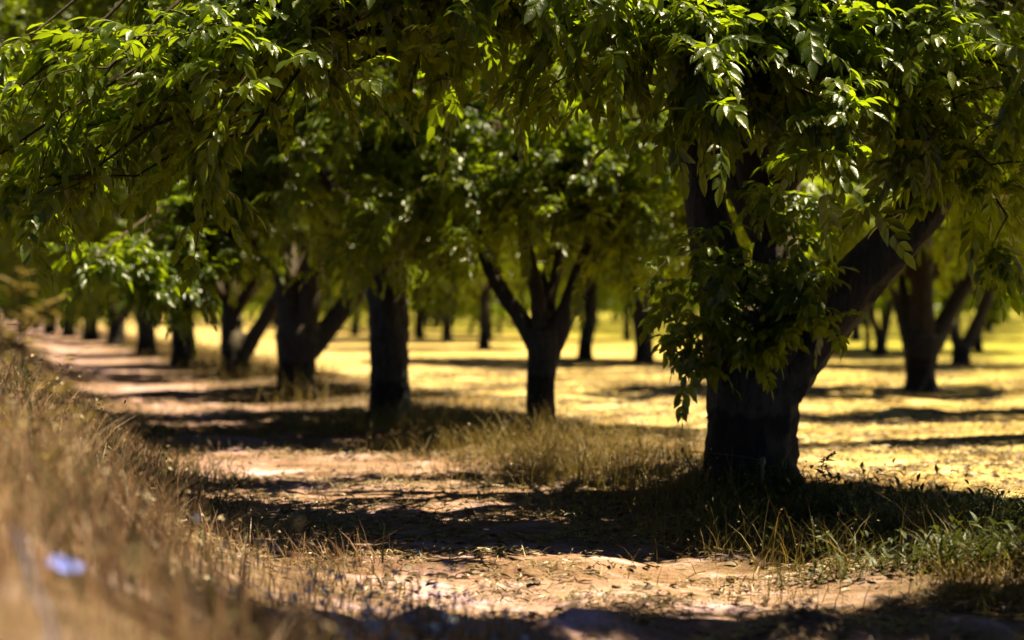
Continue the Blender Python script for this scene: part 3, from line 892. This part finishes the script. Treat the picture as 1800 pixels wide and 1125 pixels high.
tag(obj('glint_stems', gd_f.mesh('glint_stems', M_DRY, False)), 'thin stems carrying the added pale fluff at the foot of the bank', kind='stuff')
tag(obj('glint_specks', fl.mesh('glint_specks', plain('glints', (0.80, 0.82, 0.92), .3), False)), 'added pale fluff sparkling among the grass at the foot of the left bank', kind='stuff')

# green tufts among the dry grass
gg = Geo()
x, y = scatter(r, 60000, -12, 2, 3.4, 26, lambda x, y: verge(x, y) * (fbm(x * .8 + 40, y * .8, 2) + .25 * sstep((-row_s(x, y) - 5.0) / .8) > -.05))
blades(gg, x, y, (.22 + .2 * sstep((-row_s(x, y) - 4) / 1.5)) * r.uniform(.6, 1.3, len(x)), .011 * r.uniform(.6, 1.4, len(x)), r.uniform(.1, .9, len(x)), r)
tag(obj('green_grass', gg.mesh('green_grass', M_WEED, False)), 'green grass mixed into the dry grass of the left bank', kind='stuff')

# golden grass on the low ridge under the front row
gw = Geo(); gs = Geo()


def ridge(x, y):
    s = row_s(x, y)
    return np.exp(-((s + .55) / 1.15) ** 2) * np.clip(.38 + 2.6 * fbm(x * .9, y * .9, 3), .04, 1) * (np.abs(x) < y * .33 + .6)


for (y0, y1, n) in ((8.8, 16, 60000), (16, 24, 60000), (24, 60, 50000)):
    x, y = scatter(r, n, -14, 4.5, y0, y1, ridge)
    h = (.15 + .26 * ridge(x, y)) * r.uniform(.5, 1.5, len(x))
    tip = blades(gw, x, y, h * (1 + .5 * (y > 24)), .006 * r.uniform(.6, 1.4, len(x)) * (1 + (y > 24)), r.uniform(.1, 1.0, len(x)), r)
    seeds(gs, tip[r.random(len(x)) < .10], .012, r, 3)
# loose fringe at the right foreground and the near mound
x, y = scatter(r, 26000, .8, 4.2, 8.6, 11.5, lambda x, y: np.clip(sstep((x - 1.9 - .3 * (y - 9)) / .5) * (.4 + 1.3 * fbm(x * 2, y * 2, 2)), 0, 1))
blades(gw, x, y, .13 * r.uniform(.5, 1.5, len(x)), .006 * r.uniform(.6, 1.4, len(x)), r.uniform(.2, 1.1, len(x)), r)
x, y = scatter(r, 26000, 1.0, 2.2, 4.3, 6.6, lambda x, y: np.exp(-((x - 1.8) / .4) ** 2 - ((y - 5.4) / .8) ** 2))
blades(gw, x, y, .20 * r.uniform(.4, 1.4, len(x)), .006 * r.uniform(.6, 1.4, len(x)), r.uniform(.2, 1.0, len(x)), r)
x, y = scatter(r, 120000, -3, 13, 14.5, 48, lambda x, y: (row_s(x, y) > .8) * (np.abs(x) < y * .33 + .5) * np.clip(-.02 + 3.2 * fbm(x * .35 + 30, y * 1.1, 3), .02, 1))
gst = Geo()
blades(gst, x, y, .06 * r.uniform(.4, 1.6, len(x)) * (1 + y / 40), .012 * r.uniform(.6, 1.4, len(x)), r.uniform(.4, 1.4, len(x)), r, seg=2)
tag(obj('field_stubble', gst.mesh('field_stubble', M_STRAW, False)), 'short pale straw stubble in streaks over the open field', kind='stuff')
tag(obj('golden_grass', gw.mesh('golden_grass', M_GOLD, False)), 'golden grass tufts along the ridge under the front row of trees', kind='stuff')
tag(obj('grass_seed', gs.mesh('grass_seed', M_STRAW, False)), 'fine seed heads above the golden grass under the trees', kind='stuff')

# straw litter lying on the sand and clods of it
gl = Geo()
n = 150000
x = r.uniform(-5, 5, n); y = 7.2 + 22 * r.random(n) ** 1.6
m = (np.abs(x) < y * .33 + .5) & (r.random(n) < np.clip(.25 + 1.9 * fbm(x * 1.7, y * 2.6, 3), .03, 1))
x, y = x[m], y[m]; n = len(x)
a = r.uniform(0, 2 * np.pi, n); L_ = r.uniform(.02, .11, n); pz = r.normal(0, .22, n)
z = ground_z(x, y) + r.uniform(.002, .03, n)
d_ = np.stack([np.cos(a), np.sin(a), pz], -1) * L_[:, None]; e_ = np.stack([-np.sin(a), np.cos(a), r.normal(0, .5, n)], -1) * .0035
c_ = np.stack([x, y, z + np.abs(pz) * L_ * .5], -1)
V = np.stack([c_ - d_ * .5 - e_, c_ - d_ * .5 + e_, c_ + e_ + [0, 0, .006], c_ - e_ + [0, 0, .006], c_ + d_ * .5 + e_, c_ + d_ * .5 - e_], 1)
off = (np.arange(n) * 6)[:, None]
gl.add(V.reshape(-1, 3), np.concatenate([off + np.array([0, 1, 2, 3]), off + np.array([3, 2, 4, 5])]))
tag(obj('straw_litter', gl.mesh('straw_litter', M_STRAW, False)), 'loose straw and twig litter strewn over the sand', kind='stuff')

# fallen leaves gathered under the row and along the lane
gfl = Geo()
x, y = scatter(r, 60000, -6, 6, 8.4, 34, lambda x, y: (np.abs(x) < y * .33 + .4) * np.clip(.12 + .5 * np.exp(-((row_s(x, y) + .6) / 1.3) ** 2) + 1.0 * fbm(x * 1.3 + 50, y * 2.0, 3), 0, 1))
n = len(x); ya = r.uniform(0, 6.3, n); sc_ = r.uniform(.5, 1.1, n); zz_ = ground_z(x, y) + r.uniform(.003, .02, n); kk_ = r.integers(0, 4, n)
for w_i in range(4):
    V, Q, T = leaflet(.10, .038, np.array([math.cos(.15), 0, math.sin(.15)]), np.array([0, r.normal(0, .5), 1.0]), r.uniform(.2, .7), True)
    m = np.where(kk_ == w_i)[0]
    W = np.stack([V[None, :, 0] * np.cos(ya[m])[:, None] - V[None, :, 1] * np.sin(ya[m])[:, None], V[None, :, 0] * np.sin(ya[m])[:, None] + V[None, :, 1] * np.cos(ya[m])[:, None], np.repeat(V[None, :, 2], len(m), 0)], -1) * sc_[m][:, None, None] + np.stack([x[m], y[m], zz_[m]], -1)[:, None]
    off = (np.arange(len(m)) * len(V))[:, None, None]
    gfl.add(W.reshape(-1, 3), (Q[None] + off).reshape(-1, 4), (T[None] + off).reshape(-1, 3))
x2, y2 = scatter(r, 22000, -2, 13, 14.5, 42, lambda x, y: (row_s(x, y) > .6) * (np.abs(x) < y * .33 + .4) * np.clip(-.1 + 3.0 * fbm(x * .4 + 80, y * 1.3, 3), 0, 1))
V, Q, T = leaflet(.10, .045, np.array([1.0, 0, .15]), np.array([0, .3, 1.0]), .5, False)
n = len(x2); ya = r.uniform(0, 6.3, n); sc_ = r.uniform(.6, 1.6, n)
W = np.stack([V[None, :, 0] * np.cos(ya)[:, None] - V[None, :, 1] * np.sin(ya)[:, None], V[None, :, 0] * np.sin(ya)[:, None] + V[None, :, 1] * np.cos(ya)[:, None], np.repeat(V[None, :, 2], n, 0)], -1) * sc_[:, None, None] + np.stack([x2, y2, ground_z(x2, y2) + .01], -1)[:, None]
off = (np.arange(n) * len(V))[:, None, None]
gfl.add(W.reshape(-1, 3), None, (T[None] + off).reshape(-1, 3))
M_DEAD = leaf_material('dead_leaf', (0.05, 0.03, 0.015), (0.14, 0.085, 0.04), (0.34, 0.23, 0.11), (0.2, 0.11, 0.03), 0.15, 0.6)
tag(obj('fallen_leaves', gfl.mesh('fallen_leaves', M_DEAD, False)), 'dry brown fallen leaves scattered over the sand and under the trees', kind='stuff')

# green weeds right of the front tree
gv = Geo()
x, y = scatter(r, 30000, 1.4, 4.2, 9.4, 14.2, lambda x, y: np.clip(np.exp(-((row_s(x, y) + .25) / .9) ** 2) * (.35 + 1.6 * fbm(x * 1.6 + 4, y * 1.6, 2)), 0, 1))
blades(gv, x, y, .17 * r.uniform(.4, 1.6, len(x)), .010 * r.uniform(.6, 1.5, len(x)), r.uniform(.2, 1.0, len(x)), r)
x, y = scatter(r, 16000, 1.2, 4.2, 9.3, 14.2, lambda x, y: np.clip(np.exp(-((row_s(x, y) + .25) / 1.0) ** 2) * (.3 + 1.8 * fbm(x * 1.6 + 4, y * 1.6, 2)), 0, 1))
_wl = [leaflet(.075, .028, np.array([math.cos(e_), 0, math.sin(e_)]), np.array([0, 0, 1.0]) if e_ < 1 else np.array([-1.0, 0, 0]), .6, True) for e_ in (-.2, .2, .6, 1.1)]
zz_ = ground_z(x, y) + r.uniform(.01, .26, len(x)) * r.random(len(x)) ** .5; ya = r.uniform(0, 6.3, len(x)); sc_ = r.uniform(.5, 1.3, len(x)); kk_ = r.integers(0, 4, len(x))
for w_i, (V, Q, T) in enumerate(_wl):
    m = np.where(kk_ == w_i)[0]
    W = np.stack([V[None, :, 0] * np.cos(ya[m])[:, None] - V[None, :, 1] * np.sin(ya[m])[:, None], V[None, :, 0] * np.sin(ya[m])[:, None] + V[None, :, 1] * np.cos(ya[m])[:, None], np.repeat(V[None, :, 2], len(m), 0)], -1) * sc_[m][:, None, None] + np.stack([x[m], y[m], zz_[m]], -1)[:, None]
    off = (np.arange(len(m)) * len(V))[:, None, None]
    gv.add(W.reshape(-1, 3), (Q[None] + off).reshape(-1, 4), (T[None] + off).reshape(-1, 3))
tag(obj('ground_weeds', gv.mesh('ground_weeds', M_WEED, False)), 'low green weeds on the ground right of the front tree', kind='stuff')


# single weeds that stand out
def weed(name, label, px_, py_, H, n_leaf, ls, mat_leaf, spread=.09, depth=None, branchy=0, group=None):
    if depth is None: x_, y_ = ground_pt(px_, py_)
    else: y_ = depth; x_ = (px_ - 900) * y_ / F_PX
    root = thing(name, label, 'plant', (x_, y_, float(ground_z(x_, y_)) - .01), group)
    r = np.random.default_rng(int(px_))
    gs_, gl_ = Geo(), Geo()
    pts = np.array([[0, 0, 0], [r.normal(0, .02), 0, H * .4], [r.normal(0, .03), r.normal(0, .03), H * .75], [r.normal(0, .04), 0, H]])
    P_, R_ = resample(pts, [.006, .005, .004, .002], .03)
    tube(gs_, P_, R_, 5)
    lines = [P_]
    for b in range(branchy):
        i = int(len(P_) * r.uniform(.15, .85)); a = r.choice([0, math.pi]) + r.normal(0, .7)
        L = H * r.uniform(.25, .45) * (1.15 - i / len(P_))
        e = P_[i] + np.array([math.cos(a) * L * .75, math.sin(a) * L * .5, L * r.uniform(.4, .8)])
        bp = bez(P_[i], (P_[i] + e) / 2 + [0, 0, -.08 * L], e, 8)
        tube(gs_, bp, np.linspace(.004, .002, 8), 4); lines.append(bp)
    for ln in lines:
        for q_ in range(max(4, n_leaf // len(lines))):
            i = r.integers(1, len(ln)); a = r.uniform(0, 2 * np.pi)
            d = np.array([math.cos(a), math.sin(a), r.uniform(-.1, .9)]); d /= np.linalg.norm(d)
            v, q2, t2 = leaflet(ls * r.uniform(.5, 1.2) * (1.2 - .5 * i / len(ln)), ls * .26, d, np.array([0, 0, 1.0]) + r.normal(0, .2, 3), .5, True)
            gl_.add(v + ln[i], q2, t2)
    obj('stem', gs_.mesh('stem', M_WEED), root); obj('leaves', gl_.mesh('leaves', mat_leaf), root)
    return root


weed('weed_plant', 'tall dark green weed standing alone just right of the front trunk', 1455, 905, .40, 60, .11, M_WEED)
weed('weed_plant', 'sunlit yellow green weed at the sandy edge of the weed patch', 1432, 1005, .32, 120, .06, M_WEED, branchy=5)
weed('weed_plant', 'small yellowish weed at the right end of the weed patch', 1745, 1000, .26, 60, .06, M_WEED, branchy=4)
weed('weed_plant', 'small dry weed standing before the middle of the front trunk', 1300, 915, .22, 50, .05, M_GOLD, branchy=4)
weed('tall_weed', 'blurred tall branching weed rising at the left edge above the bank', 62, 600, 1.0, 130, .10, M_GOLD, depth=6.2, branchy=10)


# ------------------------------------------------------------------ irrigation stakes, litter
M_STAKE = plain('stake_plastic', (0.14, 0.15, 0.09))


def stake(label, px_, py_, H, group, dist):
    x_ = (px_ - 900) * dist / F_PX
    root = thing('irrigation_stake', label, 'stake', (x_, dist, float(ground_z(x_, dist)) - .03), group)
    g_ = Geo(); tube(g_, np.array([[0, 0, 0], [0, 0, H * .5], [.004, 0, H]]), np.array([.013, .013, .012]), 10); obj('rod', g_.mesh('rod', M_STAKE), root)
    g_ = Geo(); tube(g_, np.array([[.004, 0, H - .02], [.004, 0, H + .01], [.004, 0, H + .03]]), np.array([.02, .022, .012]), 10); obj('emitter_head', g_.mesh('emitter_head', M_STAKE), root)


stake('pale plastic watering stake before the black base of the front tree', 1340, 890, .30, 'watering stakes by the trunks', 13.05)
stake('pale watering stake beside the black base of the thick third trunk', 713, 750, .34, 'watering stakes by the trunks', 21.3)
stake('pale watering stake before the base of the fourth tree', 528, 700, .30, 'watering stakes by the trunks', 27.6)
# thin drip wire across the front trunk
gw_ = Geo()
tube(gw_, bez(np.array([P1[0] - .55, 13.1, .40]), np.array([P1[0] - .1, 13.08, .37]), np.array([1.866, 13.05, .33]), 10), np.full(10, .0025), 5)
tag(obj('drip_wire', gw_.mesh('drip_wire', M_STAKE)), 'thin wire stretched across the black base of the front trunk', 'wire')

# blue white scrap of litter in the left grass, and a pale bent stem beside it
M_PAPER = plain('scrap', (0.22, 0.27, 0.85), .4)
yy = 4.7; xx = (112 - 900) * yy / F_PX; zz = CAM_H - (992 - HORIZON) * yy / F_PX
u_, v_ = np.meshgrid(np.linspace(-1, 1, 9), np.linspace(-1, 1, 5), indexing='ij')
V = np.stack([xx + u_ * .050, yy + v_ * .02, zz - .22 * u_ * .05 + .012 * v_ + .006 * np.sin(3 * u_ + 2 * v_)], -1).reshape(-1, 3)
i_ = (np.arange(8)[:, None] * 5 + np.arange(4)[None]); q = np.stack([i_, i_ + 5, i_ + 6, i_ + 1], -1).reshape(-1, 4)
V2 = np.vstack([V, V - [0, 0, .002]])
tag(obj('litter_scrap', make_mesh('litter_scrap', V2, [np.vstack([q, q[:, ::-1] + 45])], M_PAPER)), 'bluish white scrap caught in the dark grass at lower left', 'litter')
gb = Geo(); yb = 3.4
pp = [np.array([(a_ - 900) * yb / F_PX, yb + .05 * k_, CAM_H - (b_ - HORIZON) * yb / F_PX]) for k_, (a_, b_) in enumerate([(95, 1180), (72, 1100), (30, 1040), (5, 990), (-30, 950)])]
P_, R_ = resample(pp, [.005, .005, .005, .004, .003], .02); tube(gb, P_, R_, 6)
M_STEM = plain('stem_sky_reflection', (0.10, 0.11, 0.24), .5)  # blue sky reflection painted as the stem colour
tag(obj('bent_stem', gb.mesh('bent_stem', M_STEM)), 'bent stem with sky reflection put into its colour in the lower left corner', 'stem')
print('trees', TREES, 'objects', len(scene.objects))
